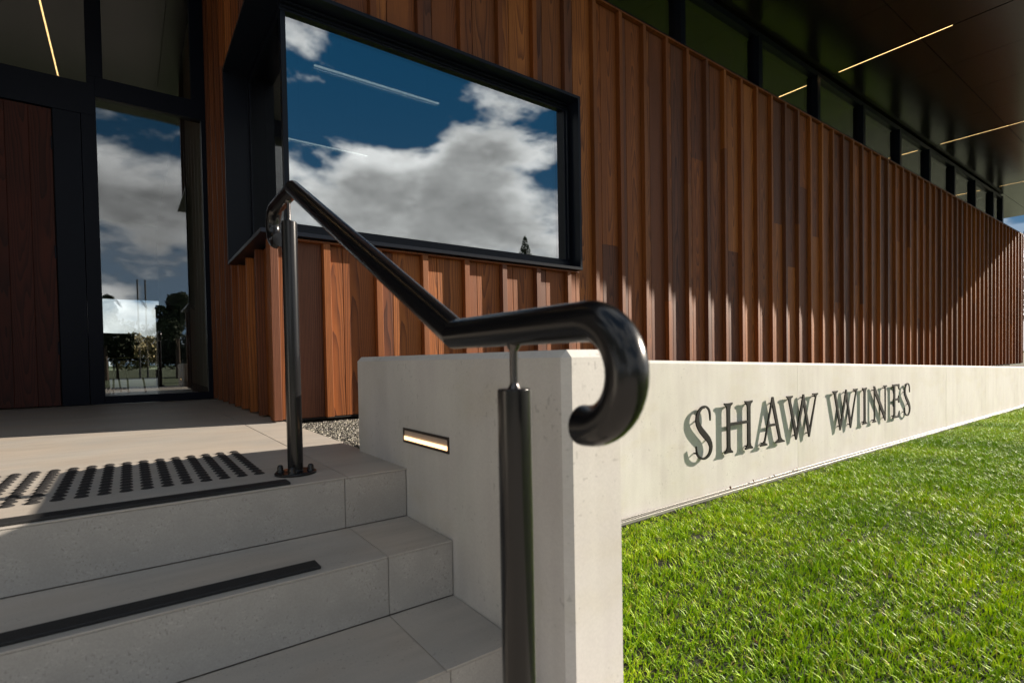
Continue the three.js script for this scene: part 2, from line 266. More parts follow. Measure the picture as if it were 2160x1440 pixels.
/* ================================================================== LOW CONCRETE WALL (stair cheek and long wall in one) */
{
  const w = thing('concrete_wall', 'pale concrete low wall turning from beside the steps along the lawn', 'wall');
  const c = 0.017, top0 = PY(0.052), zb = PZ(-6.0), zn = PZ(-2.37), x0 = 0, x1 = PX(2.525), xe = 34;
  const slope = (x) => top0 - 0.0262 * Math.max(0, x - x1);
  const y0 = LAWNY - 0.5;
  obj('cheek_wall', bx(x0, x1, y0, top0, zb, zn, c, 0.55, 3.1, 0.4), M.concrete, w);
  // long wall: prism with chamfered arris, top falling gently away from the steps
  const prof = (x) => { const t = slope(x); return [[WALLZ, y0], [WALLZ, t - c], [WALLZ - c, t], [zb + c, t], [zb, t - c], [zb, y0]]; };
  const cuts = [x1 - 0.0, 3.335, 6.9, 10.5, 14.1, 17.7, 21.3, 24.9, xe];
  for (let k = 0; k + 1 < cuts.length; k++) {
    const a = cuts[k] + (k ? 0.0012 : 0), b = cuts[k + 1] - 0.0012, pa = prof(a), pb = prof(b), P = [];
    for (let i = 0; i < 6; i++) { const j = (i + 1) % 6; const A = [a, pa[i][1], pa[i][0]], B = [b, pb[i][1], pb[i][0]], C = [b, pb[j][1], pb[j][0]], D = [a, pa[j][1], pa[j][0]]; P.push(...A, ...B, ...C, ...A, ...C, ...D); }
    for (const [x, p, fl] of [[a, pa, 1], [b, pb, 0]]) for (let i = 1; i < 5; i++) { const t = [p[0], p[i], p[i + 1]].map((q) => [x, q[1], q[0]]); if (!fl) t.reverse(); P.push(...t.flat()); }
    const g = new THREE.BufferGeometry(); g.setAttribute('position', new THREE.Float32BufferAttribute(P, 3)); g.computeVertexNormals();
    obj('wall_panel', uvMetres(g, 0.55, 0.55, k * 0.31, 0.2), M.concrete, w);
  }
  obj('wall_body', bx(PX(-7.1), PX(-6.61), y0, top0, PZ(-5.2), zn, c, 0.55, 1.7, 0.9), M.concrete, thing('concrete_pier', 'pale sunlit concrete cheek wall closing the far side of the steps', 'wall'));
  // narrow slotted drain along the foot of the wall
  const d = thing('slot_drain', 'narrow pale slotted drain along the foot of the concrete wall', 'drain');
  obj('channel', bx(x1 + 0.01, 20, LAWNY - 0.05, LAWNY + 0.008, WALLZ + 0.004, WALLZ + 0.06), M.dark, d);
  for (const z of [WALLZ + 0.006, WALLZ + 0.052]) obj('rim', bx(x1 + 0.01, 20, LAWNY - 0.02, LAWNY + 0.024, z, z + 0.005, 0.001), M.zinc, d);
  const bars = []; for (let x = x1 + 0.02; x < 14; x += 0.026) bars.push(x);
  const bg = bx(-0.008, 0.008, LAWNY, LAWNY + 0.0225, WALLZ + 0.0115, WALLZ + 0.0515);
  bars.slice(0, 290).forEach((x) => { const b = obj('bar', bg, M.zinc, d); b.position.x = x; });
  const rest = obj('bar', bars.slice(290).map((x) => bg.clone().translate(x, 0, 0)), M.zinc, d); rest.userData.kind = 'stuff';
}

/* ================================================================== BUILDING */
const building = thing('building', 'dark roofed building clad in vertical brown timber boards and battens', 'building');
const UVW = 1 / WOODW, UVH = 1 / WOODH;
// plank with eased edges; local front +z, bottom at y = 0, left edge at x = 0; strip 0..3 of the wood map
function plank(w, h, d, c, strip, voff, straight) {
  const pr = [[0, -d], [w, -d], [w, -c], [w - c, 0], [c, 0], [0, -c]], P = [], U = [];
  const u0 = (straight ? 0.77 : strip * 0.25 + 0.004), us = straight ? UVW : Math.min(UVW, 0.242 / w);
  const off = straight ? R() * 0.15 : 0;
  const uu = (x, z) => u0 + off + (x - z * 0.5) * us * (straight ? 1 : 0.98);
  for (let i = 0; i < 6; i++) { const j = (i + 1) % 6, [x, z] = pr[i], [X, Z] = pr[j]; P.push(x, 0, z, X, 0, Z, X, h, Z, x, 0, z, X, h, Z, x, h, z); const a = uu(x, z), b = uu(X, Z), v = voff, V = voff + h * UVH; U.push(a, v, b, v, b, V, a, v, b, V, a, V); }
  for (const y of [0, h]) for (let i = 1; i < 5; i++) { const t = [pr[0], pr[i], pr[i + 1]].map(([x, z]) => [x, y, z]); if (y) t.reverse(); for (const q of t) { P.push(...q); U.push(uu(q[0], q[2]), voff + y * UVH); } }
  const g = new THREE.BufferGeometry(); g.setAttribute('position', new THREE.Float32BufferAttribute(P, 3)); g.setAttribute('uv', new THREE.Float32BufferAttribute(U, 2)); g.computeVertexNormals();
  // make sure faces look outwards
  return g;
}
const GAP = 0.0022, BD = 0.02, PROUD = 0.135 * S, BW = 0.118 * S;
const wood = () => WOOD[Math.floor(R() * WOOD.length)];
function clad(parent, place, x0, x1, y0, y1, isBatten) {                // one board or batten run, sometimes butt-jointed
  const w = x1 - x0, h = y1 - y0; if (w < 0.006 || h < 0.03) return;
  const segs = h > 1.4 && R() < 0.5 ? (() => { const f = 0.22 + R() * 0.56; return [[y0, y0 + h * f - 0.0008], [y0 + h * f + 0.0008, y1]]; })() : [[y0, y1]];
  for (const [a, b] of segs) {
    const g = plank(w, b - a, isBatten ? BD * 0 + PROUD : BD, isBatten ? 0.0018 : 0.0012, Math.floor(R() * 3), R(), isBatten || R() < 0.25);
    const m = obj(isBatten ? 'batten' : 'board', g, wood(), parent); place(m, x0, a, isBatten ? PROUD - 0.0005 : (R() - 0.5) * 0.0012);
  }
}
const TOP = PY(9.0), BOT = PY(-0.965), WIN = { x0: 1.75, x1: 8.82, y0: 2.14, y1: 6.32, zb: -13.2 };
// ---- front wall
{
  const zin = -BD - 0.004, zbk = PZ(-10.7);
  const w = obj('front_wall', [bx(PX(2.12), PX(55.3), PY(-1.0), PY(2.08), zbk, zin), bx(PX(8.9), PX(55.3), PY(2.08), PY(6.4), zbk, zin), bx(PX(2.12), PX(55.3), PY(6.4), PY(9.0), zbk, zin)], M.dark, building);
  const put = (m, x, y, z) => m.position.set(x, y, z);
  const runs = (x) => x > WIN.x0 - 0.3 && x < WIN.x1 - 0.06 ? [[BOT, PY(2.085)], [PY(6.37), TOP]] : [[BOT, TOP]];
  for (let k = -1; k <= 55; k++) {
    const X0 = 2.762 + 0.9455 * k, A = [Math.max(X0, 2.03), X0 + 0.366], B = [X0 + 0.366, Math.min(X0 + 0.9455, 55.35)];
    for (const [a, b] of [A, B]) for (const [y0, y1] of runs((a + b) / 2)) { clad(w, put, PX(a) + GAP, PX(b) - GAP, y0, y1, false); }
    if (k >= 0) for (const [y0, y1] of runs(X0)) clad(w, put, PX(X0), PX(X0) + BW, y0, y1, true);
  }
  for (const [y0, y1] of runs(2)) clad(w, put, PX(1.905), PX(1.905) + BW * 1.05, y0, y1, true);
  clad(w, put, PX(55.3), PX(55.3) + BW, BOT, TOP, true);
  // rails closing the cladding at its head, above and under the window box
  const rail = (x0, x1, y0, y1, z) => obj('rail', uvMetres(bx(x0, x1, y0, y1, 0.0012, z, 0.0012), UVW, UVH, R() * 3, R() * 3), WOOD[1], w);
  for (let x = PX(2.0); x < PX(55.4); x += 3.0) rail(x + 0.001, Math.min(x + 2.999, PX(55.4)), TOP + 0.001, TOP + 0.018, PROUD + 0.002);
  rail(PX(1.93), PX(8.8), PY(2.085) + 0.001, PY(2.085) + 0.014, PROUD + 0.002);
  obj('cap_flashing', bx(PX(2.0), PX(55.42), TOP + 0.0185, TOP + 0.026, PZ(-10.1), PROUD + 0.005), M.frame, w);
  obj('base_flashing', bx(PX(2.05), PX(55.3), PY(-1.0), BOT - 0.004, -0.016, -0.003), M.dark, w);
}
// ---- return wall beside the entrance (faces the steps)
{
  const w = obj('return_wall', [bx(PX(2.12), PX(2.6), PY(-1), PY(2.08), PZ(-17.7), PZ(-10.75)), bx(PX(2.12), PX(2.6), PY(6.4), PY(11.4), PZ(-17.7), PZ(-10.75)), bx(PX(2.12), PX(2.6), PY(2.08), PY(6.4), PZ(-17.7), PZ(-13.3))], M.dark, building);
  const put = (m, a, y, z) => { m.rotation.y = -Math.PI / 2; m.position.set(PX(2.03) - z, y, a); };
  const RT = PY(11.4), runs = (z) => z > WIN.zb - 0.02 ? [[BOT, PY(2.1)], [PY(6.36), RT]] : [[BOT, RT]];
  for (let k = 0; k < 9; k++) {
    const z1 = -9.985 - 0.9455 * k, z0 = Math.max(z1 - 0.9455, -17.72), zs = z1 - 0.58;
    for (const [a, b] of [[z0, zs], [zs, z1]]) if (b > a) for (const [y0, y1] of runs((a + b) / 2)) clad(w, put, PZ(a) + GAP, PZ(b) - GAP, y0, y1, false);
    if (k && z1 > -17.6) for (const [y0, y1] of runs(z1)) clad(w, put, PZ(z1) - BW, PZ(z1), y0, y1, true);
  }
  for (const [y0, y1] of runs(-10)) clad(w, put, PZ(-9.985) , PZ(-9.85) + PROUD - 0.0035, y0, y1, true);
}
// ---- window box: sheet metal surround wrapping the corner, glass set back
{
  const zf = PZ(-9.60), xr = PX(1.75), t = 0.026, X1 = PX(8.82), Y0 = PY(2.14), Y1 = PY(6.32), ZB = PZ(-13.2), zg = PZ(-10.0), xg = PX(2.225);
  const b = obj('window_surround', [
    bx(xr, X1, Y0, Y0 + t, PZ(-10.4), zf, 0.0015), bx(xr, X1, Y1 - t, Y1, PZ(-10.4), zf, 0.0015), bx(X1 - t, X1, Y0 + t + 0.0005, Y1 - t - 0.0005, PZ(-10.4), zf - 0.0008, 0.0015),
    bx(xr + 0.0007, PX(2.5), Y0, Y0 + t - 0.0008, ZB, PZ(-10.4) - 0.0005, 0.0015), bx(xr + 0.0007, PX(2.5), Y1 - t + 0.0008, Y1, ZB, PZ(-10.4) - 0.0005, 0.0015), bx(xr + 0.0014, PX(2.5), Y0 + t + 0.0005, Y1 - t - 0.0005, ZB, ZB + t, 0.0015)], M.surround, building);
  const gf = (name, ...a) => obj(name, bx(...a, 0.001), M.surround, b);
  // glazing frame, stepped: outer rebate and inner bead
  const yb = PY(2.44), yt = PY(6.08), xe = PX(8.62);
  gf('bottom_rail', xg - 0.01, X1 - t, Y0 + t, yb, zg - 0.05, zg + 0.004); gf('bottom_bead', xg, X1 - t - 0.02, Y0 + t, yb - 0.028, zg + 0.0045, zg + 0.03);
  gf('top_rail', xg - 0.01, X1 - t, yt, Y1 - t, zg - 0.05, zg + 0.004); gf('top_bead', xg, X1 - t - 0.02, yt + 0.04, yt + 0.052, zg + 0.0045, zg + 0.035); gf('top_bead', xg, X1 - t - 0.02, yt + 0.016, yt + 0.024, zg + 0.0045, zg + 0.018);
  gf('side_rail', xe, X1 - t, yb + 0.0005, yt - 0.0005, zg - 0.05, zg + 0.003); gf('side_bead', xe + 0.012, xe + 0.022, yb + 0.0005, yt - 0.0005, zg + 0.0035, zg + 0.03);
  gf('return_bottom_rail', xg - 0.004, xg + 0.05, Y0 + t, yb - 0.0007, ZB + t, zg - 0.051); gf('return_top_rail', xg - 0.004, xg + 0.05, yt + 0.0007, Y1 - t, ZB + t, zg - 0.051); gf('return_side_rail', xg - 0.003, xg + 0.05, yb, yt, ZB + t, ZB + t + 0.06);
  gf('corner_post', xg - 0.002, xg + 0.028, yb + 0.001, yt - 0.001, zg - 0.046, zg + 0.001);
  for (const dz of [0, -0.02]) {
    obj('pane', new THREE.PlaneGeometry(xe - xg - 0.03, yt - yb).translate((xe + xg + 0.03) / 2, (yt + yb) / 2, zg - 0.006 + dz), M.glass, b);
    obj('return_pane', new THREE.PlaneGeometry(zg - 0.048 - (ZB + t + 0.06), yt - yb).rotateY(-Math.PI / 2).translate(xg + 0.008 - dz, (yt + yb) / 2, (zg - 0.048 + ZB + t + 0.06) / 2), M.glass, b);
  }
}
// ---- entrance glazing and door at the back of the porch
{
  const z = PZ(-17.8), zk = z - 0.11;
  const f = (name, x0, x1, y0, y1, dz = 0, par, mat = M.frame) => obj(name, bx(PX(x0), PX(x1), PY(y0), PY(y1), zk, z - dz, 0.0015), mat, par);
  const e = f('entrance_frame', -0.665, -0.335, 7.42, 11.44, 0, building);
  f('transom', -0.5, 1.935, 6.92, 7.425, 0.002, e); f('jamb', 1.80, 1.935, -0.985, 6.918, 0.003, e); f('jamb', 1.585, 1.935, 7.427, 11.44, 0.004, e); f('threshold', -0.5, 1.798, -0.985, -0.785, 0.0045, e);
  f('transom', -8, -0.5015, 6.42, 7.225, 0.0055, e); f('side_panel', -0.795, -0.5015, -0.985, 6.418, 0.001, e); f('side_panel', -1.335, -0.805, -0.985, 6.418, 0.012, e); f('head_panel', -0.665, -0.5, 7.2265, 7.418, 0.0065, e);
  f('top_rail', -8, -0.667, 11.3, 11.44, 0.004, e); f('top_rail', -0.333, 1.583, 11.3, 11.44, 0.004, e);
  const pane = (x0, x1, y0, y1) => { for (const d of [0.03, 0.052]) obj('pane', new THREE.PlaneGeometry((x1 - x0) * S, (y1 - y0) * S).translate(PX((x0 + x1) / 2), PY((y0 + y1) / 2), z - d), M.glassClear, e); };
  pane(-0.52, 1.82, -0.8, 6.94); pane(-0.35, 1.6, 7.40, 11.32); pane(-8, -0.65, 7.2, 11.32);
  // printed wave marks on the glass
  for (const X of [-0.19, 0.35, 0.89, 1.43]) {
    const mark = []; for (let i = 0; i < 5; i++) { const pts = []; for (let k = 0; k <= 8; k++) { const t = k / 8; pts.push([PX(X) - 0.026 + t * 0.05 + i * 0.003, PY(1.69) + 0.028 - t * 0.035 - i * 0.011 + Math.sin(t * 6.3) * 0.005, z - 0.0285]); } mark.push(tubeAlong(pts, 0.0012, 4, 10)); }
    obj('wave_mark', mark, M.dark, e);
  }
  // timber door of upright boards
  const d = obj('door', bx(PX(-5.2), PX(-1.345), PY(-0.98), PY(6.41), zk, z - 0.05), M.dark, building);
  for (let i = 0; i < 9; i++) { const x1 = -1.36 - i * 0.42, g = plank(0.42 * S - 0.0012, PY(6.40) - PY(-0.97), 0.018, 0.002, i % 3, R(), false); const m = obj('door_board', g, M.doorWood, d); m.position.set(PX(x1 - 0.42) + 0.0006, PY(-0.97), z - 0.031); }
  for (const Y of [0.3, 2.7, 5.4]) obj('hinge', bx(PX(-1.385), PX(-1.35), PY(Y), PY(Y + 0.33), z - 0.031, z - 0.022, 0.001), M.frame, d);
  // left flank of the porch recess
  const lw = obj('porch_side_wall', bx(PX(-6.9), PX(-6.6), PY(-1), PY(11.44), PZ(-17.9), PZ(-5.3)), M.fascia, building); lw.userData.label = 'dark wall closing the far side of the porch';
  obj('entrance_wall', bx(PX(-13.9), PX(-8), PY(-1), PY(11.44), zk, z), M.fascia, building); obj('entrance_wall', bx(PX(-8), PX(-5.2), PY(-1), PY(6.42), zk, z), M.fascia, building);
}
// ---- clerestory above the cladding
{
  const z = PZ(-10.12), zk = PZ(-10.62), cs = [];
  const c = obj('clerestory_frame', [bx(PX(2.15), PX(51.0), PY(9.07), PY(9.2), zk, z, 0.001), bx(PX(2.15), PX(51.0), PY(11.15), PY(11.36), zk, z, 0.001)], M.frame, building);
  let wide = false;
  for (let X = 4.6; X < 51.2; X += 4.36) { cs.push(X); }
  cs.forEach((X, i) => {
    obj('mullion', bx(PX(X), PX(X + 0.24), PY(9.2) + 0.0005, PY(11.15) - 0.0005, zk + 0.006, z + 0.03, 0.001), M.frame, c);
    wide = i % 2 === 1; if (wide) obj('column', bx(PX(X + 0.2), PX(X + 0.62), PY(9.2), PY(11.3), zk - 0.2, zk - 0.02, 0.002), M.mullionGrey, c);
  });
  const ends = [2.2, ...cs, 51.0];
  for (let i = 0; i + 1 < ends.length; i++) for (const d of [0.05, 0.07]) obj('pane', new THREE.PlaneGeometry((ends[i + 1] - ends[i] - (i ? 0.24 : 0)) * S, PY(11.15) - PY(9.2)).translate((PX(ends[i] + (i ? 0.24 : 0)) + PX(ends[i + 1])) / 2, (PY(9.2) + PY(11.15)) / 2, z - d), M.glass, c);
  obj('end_post', bx(PX(50.9), PX(51.25), PY(9.07), PY(11.36), zk - 0.1, z + 0.01, 0.001), M.frame, c);
  obj('end_wall', bx(PX(55.0), PX(55.3), PY(-1), PY(8.95), PZ(-54), PZ(-10.75)), M.fascia, building);
  obj('end_wall_upper', bx(PX(50.7), PX(50.9), PY(9.0), PY(11.4), PZ(-54), zk - 0.11), M.fascia, building);
  obj('flat_roof_edge', bx(PX(50.9), PX(55.35), PY(8.8), PY(8.97), PZ(-54), PZ(-10.75)), M.fascia, building);
}
// ---- roof with its dark soffit of large glossy panels
const edgeZ = (X) => { const p = [[-17, -5.2], [2, -5.05], [14, -3.4], [36.4, -2.83], [61, -2.2]]; for (let i = 0; i + 1 < p.length; i++) if (X <= p[i + 1][0]) { const t = (X - p[i][0]) / (p[i + 1][0] - p[i][0]); return p[i][1] + t * (p[i + 1][1] - p[i][1]); } return p[4][1]; };
{
  const Ys = 11.45, xs = [-17, -8, 2, 8, 14, 25, 36.4, 50, 60.2], sh = new THREE.Shape();
  xs.forEach((X, i) => { const q = [PX(X), -PZ(edgeZ(X))]; i ? sh.lineTo(...q) : sh.moveTo(...q); }); sh.lineTo(PX(60.2), -PZ(-56)); sh.lineTo(PX(-17), -PZ(-56)); sh.closePath();
  const g = new THREE.ExtrudeGeometry(sh, { depth: 0.42, bevelEnabled: false }).rotateX(-Math.PI / 2).translate(0, PY(Ys) + 0.03, 0);
  const roof = obj('roof', uvMetres(g), M.fascia, building);
  const led = [-1.9, 10.65, 23.2, 35.75, 48.3], step = 12.55 / 4, rows = [-56, -18.2, -10.0, -6.9, 0];
  const zTop = (x, k) => (k === 3 ? edgeZ(x) + 0.0 : rows[k + 1]);
  for (let n = -5; n < 20; n++) {
    const a = -1.9 + step * n, b = Math.min(a + step, 60.2); if (a >= 60.2 || b < -17) continue;
    const slot = led.some((L) => Math.abs(L - a) < 0.01), slotB = led.some((L) => Math.abs(L - b) < 0.01);
    for (let k = 1; k < 4; k++) {
      const A = Math.max(a, -17), zA = zTop(A, k), zB = zTop(b, k), z0 = rows[k], q = 0.007;
      const la = PX(A) + (slot ? 0.011 : q / 2), lb = PX(b) - (slotB ? 0.011 : q / 2);
      const s2 = new THREE.Shape(); s2.moveTo(la, -PZ(z0) - q / 2); s2.lineTo(lb, -PZ(z0) - q / 2); s2.lineTo(lb, -PZ(zB) + q / 2); s2.lineTo(la, -PZ(zA) + q / 2); s2.closePath();
      const pg = new THREE.ExtrudeGeometry(s2, { depth: 0.014, bevelEnabled: false }).rotateX(-Math.PI / 2).translate(0, PY(Ys), 0);
      obj('soffit_panel', uvMetres(pg), M.soffit, roof);
    }
  }
  const names = ['warm light strip recessed in soffit over the porch, mirrored in entrance glass', 'warm light strip recessed in soffit above the box window', 'longest looking warm light strip in the soffit, nearest the camera', 'middle warm light strip in the soffit above the clerestory', 'farthest warm light strip in the soffit near the roof end'];
  led.forEach((X, i) => {
    const l = thing('soffit_light', names[i], 'strip light', [PX(X), PY(Ys), 0], 'light strips in the soffit');
    const zn = i ? -5.96 : -7.6, zb = i ? -9.73 : -16, len = PZ(zn) - PZ(zb), zc = (PZ(zn) + PZ(zb)) / 2;
    obj('housing', bx(-0.0105, 0.0105, 0.009, 0.024, zc - len / 2 - 0.01, zc + len / 2 + 0.01), M.dark, l);
    obj('diffuser', bx(-0.0085, 0.0085, 0.003, 0.0088, zc - len / 2, zc + len / 2), M.led, l);
    const a = new THREE.RectAreaLight(lin(1, 0.62, 0.25), 1.6, 0.017, len); a.position.set(0, -0.002, zc); a.rotation.x = -Math.PI / 2; l.add(a);
  });
}
// ---- rooms behind the glass
{
  const i = (name, x0, x1, y0, y1, z0, z1, m = M.interior) => obj(name, bx(PX(x0), PX(x1), PY(y0), PY(y1), PZ(z0), PZ(z1)), m, building);
  i('interior_floor', -13.9, 55, -1.2, -1.02, -54, -17.95, M.floorIn); i('interior_floor', 2.65, 55, -1.2, -1.021, -17.94, -10.8, M.floorIn);
  i('back_wall', -13.9, -1.75, -1.02, 11.4, -54.6, -54); i('back_wall', 2.2, 55, -1.02, 11.4, -54.6, -54); i('back_wall', -1.75, 2.2, 5.35, 11.4, -54.6, -54); i('back_wall', -1.75, 2.2, -1.02, -0.35, -54.6, -54);
  obj('back_window_pane', new THREE.PlaneGeometry(3.95 * S, 5.7 * S).translate(PX(0.225), PY(2.5), PZ(-54.2)), phy({ color: lin(0.92, 0.95, 0.95), transmission: 1, thickness: 0, roughness: 0, ior: 1.5 }), building);
  i('partition', 1.86, 2.1, -1.02, 11.4, -23.5, -18.1, M.plaster); i('partition', 2.1, 2.6, -1.02, 11.4, -54, -17.9); obj('skirting', bx(PX(1.845), PX(1.859), PY(-1.02), PY(-0.68), PZ(-23.5), PZ(-18.1)), M.interior, building);
  i('side_wall', -13.9, -13.5, -1.02, 11.4, -54, -17.95); i('cross_wall', 2.65, 55, -1.02, 11.4, -28.4, -28);
  const spots = [[4.16, 7.9, 8, -15.1, 'nearer white hanging light strip seen through the box window'], [4.7, 7.6, 8, -20.55, 'lower white hanging light strip deeper behind the box window']];
  for (const [x0, x1, y, z, label] of spots) {
    const l = thing('hanging_light', label, 'strip light', [PX(x0), PY(y), PZ(z)], 'hanging light strips inside'); const len = (x1 - x0) * S;
    obj('housing', bx(0, len, 0.012, 0.04, -0.012, 0.012, 0.002), M.mullionGrey, l); obj('tube', bx(0.005, len - 0.005, 0, 0.0115, -0.011, 0.011), M.ledWhite, l);
    for (const x of [0.15, len - 0.15]) obj('hanger', bx(x - 0.002, x + 0.002, 0.0505, PY(11.4) - PY(y) - 0.002, -0.002, 0.002), M.steel, l);
    const a = new THREE.RectAreaLight(lin(1, 0.97, 0.93), 1, len - 0.02, 0.02); a.position.set(len / 2, -0.004, 0); a.rotation.x = -Math.PI / 2; l.add(a);
  }
}
/* furniture seen through the entrance glass */
const FL = PY(-1.02);
function chair(x, z, turn, label) {
  const c = thing('chair', label, 'chair', [x, FL, z], 'chairs in the entrance room'); c.rotation.y = turn;
  for (const sx of [-1, 1]) for (const sz of [-1, 1]) obj('leg', tubeAlong([[sx * 0.16, 0.44, sz * 0.16], [sx * 0.2, 0, sz * 0.2]], 0.011, 8, 6), M.frame, c);
  obj('seat', bx(-0.21, 0.21, 0.44, 0.475, -0.2, 0.2, 0.012), M.dark, c);
  const back = new THREE.CylinderGeometry(0.26, 0.23, 0.34, 18, 1, true, Math.PI * 0.65, Math.PI * 0.7).translate(0, 0.66, 0.05); const inner = back.clone().scale(0.93, 1, 0.93).translate(0, 0, 0.001);
  obj('backrest', [back, inner], M.dark, c); return c;
}
chair(PX(-0.25), PZ(-25.5), 0.5, 'black tub chair behind the entrance glass, right of the pair'); chair(PX(-0.95), PZ(-26.5), -0.3, 'black tub chair behind the entrance glass, left of the pair');
{
  const t = thing('table', 'dark round pedestal table inside the entrance beside black chairs', 'table', [PX(-0.75), FL, PZ(-29)]);
  obj('tabletop', new THREE.CylinderGeometry(0.42, 0.42, 0.03, 32).translate(0, 0.72, 0), M.doorWood, t); obj('pedestal', new THREE.CylinderGeometry(0.03, 0.03, 0.68, 12).translate(0, 0.37, 0), M.frame, t); obj('base', new THREE.CylinderGeometry(0.24, 0.26, 0.03, 24).translate(0, 0.015, 0), M.frame, t);
  tag(obj('carton', bx(PX(-0.62), PX(-0.3), FL + 0.736, FL + 0.85, PZ(-29.2), PZ(-28.9), 0.003), std({ color: lin(0.35, 0.24, 0.15), roughness: 0.9 })), 'small brown carton on the table inside the entrance', 'carton');
  const cab = thing('cabinet', 'tall black cabinet standing inside the entrance against cream wall', 'cabinet', [PX(1.0), FL, PZ(-29)]);
  obj('carcass', bx(0, 0.3, 0, 1.28, 0, 0.4, 0.004), M.dark, cab); for (let k = 0; k < 3; k++) obj('drawer_front', bx(0.005, 0.295, 0.06 + k * 0.4, 0.44 + k * 0.4, 0.4005, 0.418, 0.002), M.frame, cab);
  obj('worktop', bx(-0.01, 0.31, 1.2805, 1.31, -0.01, 0.43, 0.003), M.frame, cab);
}

/* ================================================================== HANDRAIL */
{
  const RX = PX(1.17), h = thing('handrail', 'black tubular steel handrail with curled ends beside the steps', 'handrail');
  const r = 0.0243, v = (z, y) => [RX, PY(y), PZ(z)], hi = 1.511, lo = 0.118, ar = 0.168, pts = [];
  const arc = (zc, yc, a0, a1, n) => { for (let k = 0; k <= n; k++) { const a = a0 + (a1 - a0) * k / n; pts.push(v(zc + Math.cos(a) * ar, yc + Math.sin(a) * ar)); } };
  // upper curl, landing run, mitre, rake, mitre, lower run, lower curl - swept as one tube with mitred corners
  pts.push(v(-5.52, hi - 2 * ar)); arc(-5.62, hi - ar, -Math.PI / 2, -Math.PI * 1.5, 20); const iA = pts.length; pts.push(v(-4.96, hi)); const iB = pts.length; pts.push(v(-2.125, lo));
  arc(-1.255, lo - ar, Math.PI / 2, -Math.PI / 2, 20); pts.push(v(-1.275, lo - 2 * ar));
  const P = pts.map((p) => new THREE.Vector3(...p)), seg = 24, pos = [], idx = [], X = new THREE.Vector3(1, 0, 0);
  P.forEach((p, i) => {
    const a = i ? p.clone().sub(P[i - 1]).normalize() : null, b = i < P.length - 1 ? P[i + 1].clone().sub(p).normalize() : null;
    const t = a && b ? a.clone().add(b).normalize() : (a || b), n = new THREE.Vector3().crossVectors(X, t).normalize(), stretch = a && b ? 1 / Math.max(0.5, Math.cos(a.angleTo(b) / 2)) : 1;
    for (let k = 0; k < seg; k++) { const f = k / seg * 2 * Math.PI, q = p.clone().addScaledVector(X, Math.cos(f) * r).addScaledVector(n, Math.sin(f) * r * stretch); pos.push(q.x, q.y, q.z); }
  });
  // split rows at the two mitres so that their edges stay crisp
  const g = new THREE.BufferGeometry(); const rows = []; P.forEach((_, i) => rows.push(i));
  const geos = []; const range = (a, b) => { const p2 = [], id = []; for (let i = a; i <= b; i++) for (let k = 0; k < seg; k++) p2.push(pos[(i * seg + k) * 3], pos[(i * seg + k) * 3 + 1], pos[(i * seg + k) * 3 + 2]); for (let i = 0; i < b - a; i++) for (let k = 0; k < seg; k++) { const k2 = (k + 1) % seg, A = i * seg + k, B = i * seg + k2, C = (i + 1) * seg + k2, D = (i + 1) * seg + k; id.push(A, B, C, A, C, D); } const q = new THREE.BufferGeometry(); q.setAttribute('position', new THREE.Float32BufferAttribute(p2, 3)); q.setIndex(id); q.computeVertexNormals(); q.setAttribute('uv', new THREE.Float32BufferAttribute(new Float32Array(p2.length / 3 * 2).map((_, n) => p2[Math.floor(n / 2) * 3 + 1 + (n % 2)] * 2), 2)); return q; };
  const rail = obj('rail', [range(0, iA), range(iA, iB), range(iB, P.length - 1)], M.paint, h);
  const cap = (p, dir) => { const c = new THREE.CylinderGeometry(r * 0.985, r * 0.985, 0.004, 24).rotateX(Math.PI / 2).translate(p.x, p.y, p.z + dir * 0.001); return c; };
  obj('end_cap', cap(P[0], 1), M.paint, rail); obj('end_cap', cap(P[P.length - 1], -1), M.paint, rail);
  const post = (z, base, top, stemTop) => {
    const pr = 0.0238, y0 = PY(base), y1 = PY(top), p = obj('post', new THREE.LatheGeometry([[0, y0 + 0.004], [pr, y0 + 0.004], [pr, y1 - 0.002], [pr - 0.002, y1], [0, y1]].map((q) => new THREE.Vector2(...q)), 32).translate(RX, 0, PZ(z)), M.paint, h);
    obj('stem', new THREE.LatheGeometry([[0.010, y1 - 0.001], [0.0066, y1 + 0.005], [0.0058, y1 + 0.009], [0.0058, PY(stemTop) - 0.009], [0.0085, PY(stemTop) - 0.003], [0.012, PY(stemTop) + 0.006]].map((q) => new THREE.Vector2(...q)), 18).translate(RX, 0, PZ(z)), M.steel, p);
    obj('base_plate', new THREE.LatheGeometry([[0, 0], [0.064, 0], [0.064, 0.006], [0.061, 0.009], [0.026, 0.009], [0.0238, 0.014]].map(([a, b]) => new THREE.Vector2(a, b + y0 + 0.0005)), 36).translate(RX, 0, PZ(z)), M.paint, p);
    for (let k = 0; k < 4; k++) { const a = k * Math.PI / 2 + 0.45, c = obj('bolt_cap', new THREE.LatheGeometry([[0.0125, 0], [0.0125, 0.003], [0.0095, 0.004], [0.0095, 0.012], [0.008, 0.0185], [0.0045, 0.0215], [0, 0.022]].map(([a2, b]) => new THREE.Vector2(a2, b)), 14), M.paint, p); c.position.set(RX + Math.cos(a) * 0.047, y0 + 0.0095, PZ(z) + Math.sin(a) * 0.047); }
  };
  post(-5.14, -1.0, 1.262, hi - 0.066); post(-1.672, -2.335, -0.112, lo - 0.066);
}

